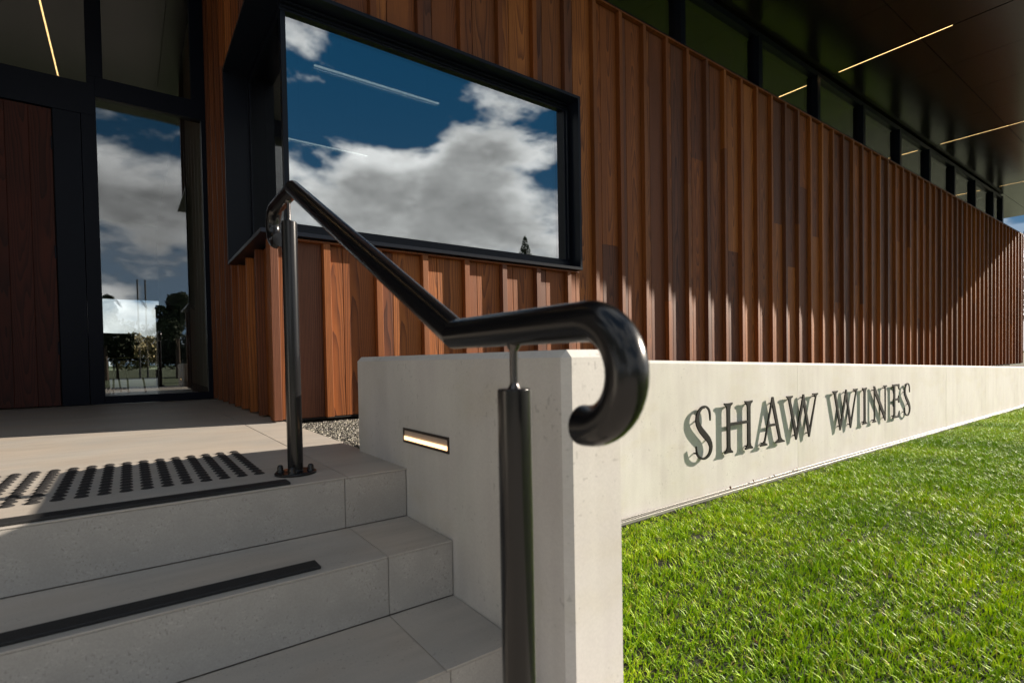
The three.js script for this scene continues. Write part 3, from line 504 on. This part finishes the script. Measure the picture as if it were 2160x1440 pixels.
/* ================================================================== SMALL FITTINGS */
{ // light set into the stair cheek
  const l = thing('step_light', 'slim lit recessed light set in the concrete cheek wall beside the steps', 'wall light', [0, 0, 0]);
  const z0 = PZ(-4.72), z1 = PZ(-3.825), y0 = PY(-0.755), y1 = PY(-0.622), f = 0.0075;
  obj('frame', [bx(-0.004, -0.0002, y0, y0 + f, z0, z1), bx(-0.004, -0.0002, y1 - f, y1, z0, z1), bx(-0.0038, -0.0002, y0 + f + 0.0001, y1 - f - 0.0001, z0, z0 + f), bx(-0.0038, -0.0002, y0 + f + 0.0001, y1 - f - 0.0001, z1 - f, z1)], std({ color: lin(0.02, 0.014, 0.011), roughness: 0.5 }), l);
  obj('reflector', bx(-0.0013, -0.0003, y0 + f, y1 - f, z0 + f, z1 - f), std({ color: lin(0.42, 0.34, 0.28), roughness: 0.4 }), l);
  obj('diffuser', bx(-0.0032, -0.0014, y0 + f + 0.001, y0 + f + 0.014, z0 + f, z1 - f), M.diffuser, l);
  const a = new THREE.RectAreaLight(lin(1, 0.62, 0.3), 1.2, z1 - z0 - 2 * f, 0.013); a.position.set(-0.006, y0 + f + 0.0075, (z0 + z1) / 2); a.rotation.y = -Math.PI / 2; l.add(a);
}
{ // anti-slip strips
  const strip = (y, zf, zb, xe, label) => tag(obj('nosing_strip', bx(PX(-14), PX(xe), PY(y) + 0.0005, PY(y) + 0.0085, PZ(zb), PZ(zf), 0.002, BUMPUV), M.rubber), label, 'nosing strip', 'black nosing strips on the steps');
  strip(-1.0, -4.70, -4.86, 1.03, 'black anti slip strip along the edge of the porch floor'); strip(-1.445, -3.865, -4.02, 1.03, 'black anti slip strip along the upper stair tread'); strip(-1.89, -2.97, -3.12, 0.88, 'black anti slip strip along the lower stair tread');
}
{ // tactile studs
  const t = thing('tactile_paving', 'field of round black tactile studs on the porch floor above the steps', 'tactile studs', [PX(0.915), 0.0003, PZ(-5.37)]);
  const sg = uvMetres(new THREE.LatheGeometry([[0, 0.0052], [0.0095, 0.0052], [0.0108, 0.0046], [0.0164, 0.0008], [0.0169, 0], [0, 0]].map(([a, b]) => new THREE.Vector2(a, b)), 22), 14, 14);
  const shape = (k) => { const g = sg.clone(); return g; }, g0 = shape(0);
  for (let i = 0; i < 24; i++) for (let k = 0; k < 12; k++) { const m = obj('stud', g0, M.stud, t); m.position.set(-i * 0.05, 0, -k * 0.0498); m.rotation.y = R() * 6; }
}
/* ================================================================== LETTERS on the long wall */
{
  const H = 0.918, sign = thing('wall_sign', 'raised dark bronze serif letters reading SHAW WINES on the concrete wall', 'sign', [0, 0, 0]);
  const e = 0.08, st = 0.098, th = 0.038;
  const shp = (pts, holes = []) => { const s = new THREE.Shape(pts.map((p) => new THREE.Vector2(...p))); holes.forEach((h) => s.holes.push(new THREE.Path(h.map((p) => new THREE.Vector2(...p))))); return s; };
  // serif pieces run along an outline: foot/head of a stem between xa and xb
  const foot = (xa, xb, l = e, r = e) => [[xa - 0.002, 0.12], [xa - 0.022, 0.06], [xa - l, 0.026], [xa - l, 0], [xa + (xb - xa) / 2, 0.008], [xb + r, 0], [xb + r, 0.026], [xb + 0.022, 0.06], [xb + 0.002, 0.12]];
  const head = (xa, xb, l = e, r = e) => foot(xa, xb, l, r).map(([x, y]) => [x, H - y]).reverse();
  const L = {
    I: (w) => { const c = w / 2, a = c - st / 2, b = c + st / 2; return shp([...foot(a, b), ...head(a, b)]); },
    H: (w) => { const a = e, b = e + st, c = w - e - st, d = w - e, y0 = 0.50, y1 = 0.55; return shp([...foot(a, b), [b, y0], [c, y0], ...foot(c, d), ...head(c, d), [c, y1], [b, y1], ...head(a, b)]); },
    E: (w) => { const a = e * 0.9, b = a + st, r = w; return shp([[a - 0.002, 0.12], [a - 0.022, 0.06], [a - e, 0.026], [a - e, 0], [r - 0.03, 0], [r + 0.03, 0.17], [r, 0.17], [r - 0.06, 0.07], [r - 0.13, 0.048], [b, 0.048], [b, 0.475], [r - 0.10, 0.475], [r - 0.06, 0.44], [r - 0.05, 0.40], [r - 0.02, 0.40], [r - 0.02, 0.60], [r - 0.05, 0.60], [r - 0.06, 0.56], [r - 0.10, 0.525], [b, 0.525], [b, H - 0.048], [r - 0.14, H - 0.048], [r - 0.06, H - 0.075], [r - 0.015, H - 0.16], [r + 0.012, H - 0.16], [r, H], [a - e, H], [a - e, H - 0.026], [a - 0.022, H - 0.06], [a - 0.002, H - 0.12]]); },
    N: (w) => { const a = 0.10, b = a + th, c = w - 0.10 - th, d = w - 0.10; return shp([[a - 0.002, 0.1], [a - 0.02, 0.05], [a - 0.09, 0.024], [a - 0.09, 0], [b + 0.09, 0], [b + 0.09, 0.024], [b + 0.02, 0.05], [b + 0.002, 0.1], [b, H - 0.17], [c - 0.004, -0.012], [d, -0.012], [d + 0.002, H - 0.1], [d + 0.02, H - 0.05], [d + 0.09, H - 0.024], [d + 0.09, H], [c - 0.09, H], [c - 0.09, H - 0.024], [c - 0.02, H - 0.05], [c - 0.002, H - 0.1], [c, 0.15], [b + 0.008, H + 0.012], [a - 0.03, H + 0.012], [a, H - 0.06]]); },
    A: (w) => { const p = w * 0.5, yb = 0.36, yt = 0.405; const lx = (y) => 0.115 + (p - 0.02 - 0.115) * y / (H), rx = (y) => w - 0.11 - (w - 0.11 - (p + 0.03)) * y / H; const il = (y) => lx(y) + 0.040, ir = (y) => rx(y) - 0.092;
      const ya = 0.80; return shp([[0.085, 0.05], [0.0, 0.024], [0.0, 0], [0.25, 0], [0.25, 0.024], [0.178, 0.05], [il(0.1), 0.1], [il(yb), yb], [ir(yb), yb], [ir(0.1), 0.1], [ir(0.06) - 0.012, 0.052], [w - 0.34, 0.024], [w - 0.34, 0], [w, 0], [w, 0.024], [w - 0.085, 0.05], [rx(0.1), 0.1], [p + 0.032, H + 0.02], [p - 0.018, H + 0.02], [lx(0.1), 0.1]], [[[il(yt), yt], [ir(yt), yt], [(il(ya) + ir(ya)) / 2, ya]]]); },
    W: (w) => { const b1 = w * 0.282, m = w * 0.522, b2 = w * 0.697; return shp([[0, H], [0, H - 0.024], [0.062, H - 0.05], [0.08, H - 0.1], [b1 - 0.018, -0.012], [b1 + 0.022, -0.012], [m - 0.004, H - 0.20], [b2 - 0.018, -0.012], [b2 + 0.022, -0.012], [w - 0.085, H - 0.1], [w - 0.06, H - 0.05], [w, H - 0.024], [w, H], [w - 0.24, H], [w - 0.24, H - 0.024], [w - 0.135, H - 0.05], [w - 0.124, H - 0.1], [b2 + 0.022, 0.165], [m + 0.022, H + 0.005], [m - 0.022, H + 0.005], [b1 + 0.022, 0.165], [0.168, H - 0.1], [0.182, H - 0.05], [0.25, H - 0.024], [0.25, H]]); },
    S: (w) => {
      const sp = [[0.90, 0.70, 0.012], [0.885, 0.82, 0.022], [0.82, 0.905, 0.022], [0.62, 0.965, 0.020], [0.36, 0.935, 0.03], [0.17, 0.83, 0.045], [0.15, 0.70, 0.056], [0.30, 0.575, 0.066], [0.55, 0.455, 0.070], [0.82, 0.33, 0.064], [0.93, 0.20, 0.05], [0.82, 0.075, 0.035], [0.55, 0.015, 0.022], [0.28, 0.045, 0.022], [0.12, 0.12, 0.022], [0.06, 0.26, 0.012]];
      const c = new THREE.CatmullRomCurve3(sp.map(([x, y, hw]) => new THREE.Vector3(x * w, (y * 1.03 - 0.015) * H, hw * 0.80))), n = 70, Lp = [], Rp = [];
      for (let k = 0; k <= n; k++) { const t = k / n, p = c.getPoint(t), d = c.getTangent(t), l = Math.hypot(d.x, d.y); Lp.push([p.x - d.y / l * p.z, p.y + d.x / l * p.z]); Rp.push([p.x + d.y / l * p.z, p.y - d.x / l * p.z]); }
      return shp([...Lp, ...Rp.reverse()]);
    },
  };
  const k = 1 - 0.065 / 5.52, base = PY(-1.775 * k), zf = WALLZ + 0.050 * S;
  const set = [['S', 7.60, 0.49], ['H', 8.47, 0.93], ['A', 9.67, 0.925], ['W', 10.69, 1.365], ['W', 12.785, 1.35], ['I', 14.41, 0.28], ['N', 15.03, 0.95], ['E', 16.375, 0.47], ['S', 17.21, 0.47]];
  const pinsOf = { S: [[0.1, 0.12], [0.82, 0.33], [0.2, 0.72], [0.6, 0.955]], H: [[0.17, 0.06], [0.17, 0.93], [0.83, 0.06], [0.83, 0.93]], A: [[0.14, 0.05], [0.84, 0.05], [0.48, 0.88]], W: [[0.12, 0.93], [0.27, 0.08], [0.51, 0.93], [0.69, 0.08], [0.9, 0.93]], I: [[0.5, 0.06], [0.5, 0.93]], N: [[0.12, 0.06], [0.12, 0.9], [0.84, 0.07], [0.86, 0.93]], E: [[0.25, 0.06], [0.25, 0.93]] };
  for (const [ch, X, w] of set) {
    const g = uvMetres(new THREE.ExtrudeGeometry(L[ch](w), { depth: 0.020, bevelEnabled: true, bevelThickness: 0.002, bevelSize: 0.002, bevelSegments: 1, curveSegments: 6 }).scale(S * k, S * k, S), 5, 5);
    const m = obj('letter', g, M.bronze, sign); m.position.set(PX(X * k), base, zf); m.userData.label = `raised letter ${ch}`;
    for (const [u, v] of pinsOf[ch]) { const p = obj('pin', new THREE.CylinderGeometry(0.005, 0.005, 0.048 * S, 10).rotateX(Math.PI / 2), M.dark, m); p.position.set(u * w * S * k, v * H * S * k, -0.0255 * S); }
  }
}

/* ================================================================== GRASS */
{
  const r = rng(515), T = 0.13;
  const cols = [[0.28, 0.48, 0.008], [0.38, 0.57, 0.010], [0.14, 0.29, 0.008], [0.47, 0.63, 0.014], [0.56, 0.48, 0.15]];
  const mat = phy({ vertexColors: true, color: lin(1, 1, 1), roughness: 0.45, specularIntensity: 0.2, transmission: 0.25, thickness: 0, side: THREE.DoubleSide });
  function patch(n, hmin, hmax) {
    const P = [], N = [], C = [], I = [];
    for (let b = 0; b < n; b++) {
      const x = (r() - 0.5) * T, z = (r() - 0.5) * T, h = hmin + (hmax - hmin) * Math.pow(r(), 0.8), a = r() * 6.283, lean = (0.1 + r() * 1.0) * h, w = 0.0011 + r() * 0.0015, ca = Math.cos(a), sa = Math.sin(a), tw = a + 1.57 + (r() - 0.5) * 1.2, cx = Math.cos(tw) * w, cz = Math.sin(tw) * w;
      const base = P.length / 3, col = cols[r() < 0.05 ? 4 : Math.floor(r() * 4)], k = 0.8 + r() * 0.45;
      const pts = [[x - cx, 0, z - cz], [x + cx, 0, z + cz], [x + ca * lean * 0.35 - cx * 0.85, h * 0.6, z + sa * lean * 0.35 - cz * 0.85], [x + ca * lean * 0.35 + cx * 0.85, h * 0.6, z + sa * lean * 0.35 + cz * 0.85], [x + ca * lean, h * (0.92 + r() * 0.1), z + sa * lean]];
      pts.forEach((p) => { P.push(...p); C.push(col[0] * k, col[1] * k, col[2] * k); });
      I.push(base, base + 1, base + 3, base, base + 3, base + 2, base + 2, base + 3, base + 4);
    }
    const g = new THREE.BufferGeometry(); g.setAttribute('position', new THREE.Float32BufferAttribute(P, 3)); g.setAttribute('color', new THREE.Float32BufferAttribute(C, 3)); g.setIndex(I); g.computeVertexNormals(); return g;
  }
  const grp = new THREE.Group(); grp.name = 'lawn_grass'; grp.userData = { kind: 'stuff', label: 'short mown green lawn grass in front of the concrete wall', category: 'grass' }; scene.add(grp);
  const vars = [patch(215, 0.010, 0.038), patch(215, 0.008, 0.034), patch(205, 0.012, 0.044), patch(215, 0.008, 0.040), patch(185, 0.010, 0.050)], lists = vars.map(() => []);
  const x0 = PX(2.56), z0 = WALLZ + 0.07, step = T * 0.80;
  for (let x = x0 + step / 2; x < 23; x += step) for (let z = z0 + step / 2; z < WALLZ + 5.4; z += step) {
    const tall = fbm(x * 5.5, z * 5.5, 5, 4, 0.6); if (r() < 0.008 && z > z0 + 0.2) continue;
    lists[tall > 0.55 ? (r() < 0.5 ? 2 : 4) : Math.floor(r() * 4)].push([x + (r() - 0.5) * 0.02, z + (r() - 0.5) * 0.02, r() * 6.283, (0.16 + tall * 0.95 + r() * 0.22) * (z < z0 + 0.12 ? 0.65 : 1), fbm(x * 1.6 + 7, z * 1.6, 3, 4)]);
  }
  const m4 = new THREE.Matrix4(), q = new THREE.Quaternion(), up = new THREE.Vector3(0, 1, 0);
  vars.forEach((g, v) => {
    const im = new THREE.InstancedMesh(g, mat, lists[v].length); im.name = 'grass_blades'; im.userData.kind = 'stuff'; im.castShadow = im.receiveShadow = true;
    lists[v].forEach(([x, z, a, s, t], i) => { m4.compose(new THREE.Vector3(x, LAWNY - 0.002, z), q.setFromAxisAngle(up, a), new THREE.Vector3(1, s, 1)); im.setMatrixAt(i, m4); const k = 0.55 + t * 0.9; im.setColorAt(i, lin(k * (0.78 + t * 0.5), k, k * 0.9)); });
    grp.add(im);
  });
  // a few dry leaves blown against the wall and into the grass
  const leafG = (() => { const s = new THREE.Shape(); s.moveTo(0, -0.022); s.quadraticCurveTo(0.016, -0.008, 0.011, 0.010); s.quadraticCurveTo(0.005, 0.02, 0, 0.026); s.quadraticCurveTo(-0.006, 0.018, -0.012, 0.008); s.quadraticCurveTo(-0.015, -0.008, 0, -0.022); const g = new THREE.ExtrudeGeometry(s, { depth: 0.0008, bevelEnabled: false, curveSegments: 5 }); const p = g.attributes.position; for (let i = 0; i < p.count; i++) p.setZ(i, p.getZ(i) + 20 * p.getX(i) ** 2 + Math.sin(p.getY(i) * 120) * 0.003); g.computeVertexNormals(); return g; })();
  const leafM = std({ color: lin(0.16, 0.07, 0.03), roughness: 0.85, side: THREE.DoubleSide });
  const spots = [[3.27, 0.03, 'largest dry brown leaf lying against the wall foot under the lettering'], [2.93, 0.03, 'dry brown leaf at wall foot, second from the lettering leaf heap'], [2.66, 0.025, 'dry brown leaf at wall foot, third from the leaf heap'], [2.38, 0.025, 'leftmost dry brown leaf at wall foot under the letters'], [1.72, 0.2, 'dry brown leaf in the grass near the wall corner'], [1.9, 0.95, 'dry brown leaf caught in the middle of the lawn'], [0.75, 1.15, 'dry brown leaf in the grass beside the cheek wall']];
  spots.forEach(([x, dz, label], i) => { const l = tag(obj('dry_leaf', leafG, leafM), label, 'leaf', 'dry leaves by the lawn'); l.position.set(x, LAWNY + 0.034, WALLZ + dz); l.rotation.set(-1.1 + r() * 0.6, r() * 6, r()); l.scale.setScalar(0.5 + (i === 0 ? 0.4 : r() * 0.2)); });
}

/* ================================================================== TREES: behind the viewer (mirrored in the glass) and beyond the building */
function tree(name, label, x, z, hTop, rad, kind, seed, group) {
  const t = thing(name, label, 'tree', [x, LAWNY - 0.06, z], group), r = rng(seed), P = [], I = [], C = [];
  const H = hTop - (LAWNY - 0.06), conifer = kind === 'cypress', n = conifer ? 5200 : 6500;
  obj('trunk', new THREE.CylinderGeometry(H * 0.012, H * 0.028, H * (conifer ? 0.9 : 0.62), 10).translate(0, H * (conifer ? 0.45 : 0.31), 0), M.bark, t);
  const lobes = [...Array(conifer ? 0 : 16)].map(() => { const a = r() * 6.283, u = r(); return [Math.cos(a) * rad * 0.62 * Math.sqrt(u), H * (0.42 + 0.45 * r()), Math.sin(a) * rad * 0.62 * Math.sqrt(u), rad * (0.26 + 0.22 * r())]; });
  lobes.slice(0, 7).forEach((l) => obj('limb', tubeAlong([[0, H * 0.3, 0], [l[0] * 0.4, H * 0.3 + (l[1] - H * 0.3) * 0.6, l[2] * 0.4], [l[0], l[1], l[2]]], H * 0.006, 6, 10), M.bark, t));
  for (let i = 0; i < n; i++) {
    let c;
    if (conifer) { const u = Math.pow(r(), 0.7), y = H * (0.04 + 0.96 * (1 - u)), rr = rad * Math.pow(u, 0.8) * (0.72 + 0.35 * n3(y * 2, i % 7, seed)), a = r() * 6.283, q = rr * Math.sqrt(0.35 + 0.65 * r()); c = [Math.cos(a) * q, y, Math.sin(a) * q]; }
    else { const l = lobes[Math.floor(r() * lobes.length)], a = r() * 6.283, s = r() * 2 - 1, q = l[3] * Math.cbrt(0.25 + 0.75 * r()), cc = Math.sqrt(1 - s * s); c = [l[0] + Math.cos(a) * cc * q, l[1] + s * q, l[2] + Math.sin(a) * cc * q]; }
    const sz = (conifer ? 0.10 : 0.13) * (0.6 + r() * 0.8), A = new THREE.Vector3(r() - 0.5, r() - 0.5, r() - 0.5).normalize(), B = new THREE.Vector3(r() - 0.5, r() - 0.5, r() - 0.5).cross(A).normalize(), b = P.length / 3, k = 0.6 + r() * 0.7;
    P.push(c[0] + A.x * sz, c[1] + A.y * sz, c[2] + A.z * sz, c[0] + B.x * sz * 0.5, c[1] + B.y * sz * 0.5, c[2] + B.z * sz * 0.5, c[0] - A.x * sz, c[1] - A.y * sz, c[2] - A.z * sz, c[0] - B.x * sz * 0.5, c[1] - B.y * sz * 0.5, c[2] - B.z * sz * 0.5);
    const col = conifer ? [0.022, 0.040, 0.016] : kind === 'autumn' ? [0.13, 0.10, 0.045] : [0.028, 0.045, 0.015]; for (let q = 0; q < 4; q++) C.push(col[0] * k, col[1] * k, col[2] * k); I.push(b, b + 1, b + 2, b, b + 2, b + 3);
  }
  const g = new THREE.BufferGeometry(); g.setAttribute('position', new THREE.Float32BufferAttribute(P, 3)); g.setAttribute('color', new THREE.Float32BufferAttribute(C, 3)); g.setIndex(I); g.computeVertexNormals();
  obj('crown', g, std({ vertexColors: true, roughness: 0.8, side: THREE.DoubleSide }), t); return t;
}
tree('cypress_tree', 'slender dark cypress mirrored at lower right of the box window', 25.7, 32.1, 10.65, 2.6, 'cypress', 3);
tree('garden_tree', 'dark leafy tree mirrored in the entrance glass above the cabinet', 2.1, 36.9, 6.0, 1.7, 'leaf', 5);
tree('garden_tree', 'small leafy tree mirrored at left edge of the entrance glass', -2.0, 37.0, 5.9, 0.9, 'leaf', 6);
tree('roadside_tree', 'bluish leafy tree beyond the far end of the timber wall', 46.5, -5.6, 8.6, 3.4, 'leaf', 8);
for (let i = 0; i < 6; i++) tree('shade_tree', ['nearest', 'second', 'third', 'fourth', 'fifth', 'farthest'][i] + ' tall dark tree of the row standing left of the steps', -13 - (i % 2) * 1.6, -2 + i * 3.6, 7.5 + (i * 5 % 3), 2.9, 'leaf', 60 + i, 'row of tall trees left of the steps');
[[-3.4, -34, 1.6], [-0.2, -33, 1.9], [1.9, -35, 2.3], [3.6, -33, 1.7]].forEach(([x, z, h], i) => tree('garden_bush', ['russet bush beyond the back window, leftmost', 'russet bush beyond the back window behind the chairs', 'tallest russet bush beyond the back window', 'russet bush beyond the back window, rightmost'][i], x, z, h, 1.5, 'autumn', 20 + i, 'bushes beyond the back window'));
for (let i = 0; i < 9; i++) tree('boundary_tree', ['leftmost', 'second', 'third', 'fourth', 'fifth', 'sixth', 'seventh', 'eighth', 'rightmost'][i] + ' low dense tree of the boundary row mirrored in the glass', -14 + i * 4.2, 40 + (i % 3), 2.7 + (i * 7 % 4) * 0.3, 3.0, 'leaf', 40 + i, 'boundary row of low trees');
for (const [x, label] of [[-0.12, 'left of two slim grey posts mirrored in the entrance glass'], [0.32, 'right of two slim grey posts mirrored in the entrance glass']]) { const p = thing('post', label, 'post', [x, LAWNY - 0.06, 37.0], 'mirrored grey posts'); obj('shaft', new THREE.CylinderGeometry(0.05, 0.06, 6.9, 12).translate(0, 3.45, 0), M.mullionGrey, p); obj('cap', new THREE.CylinderGeometry(0.07, 0.07, 0.05, 12).translate(0, 6.925, 0), M.mullionGrey, p); }

renderer.render(scene, camera);
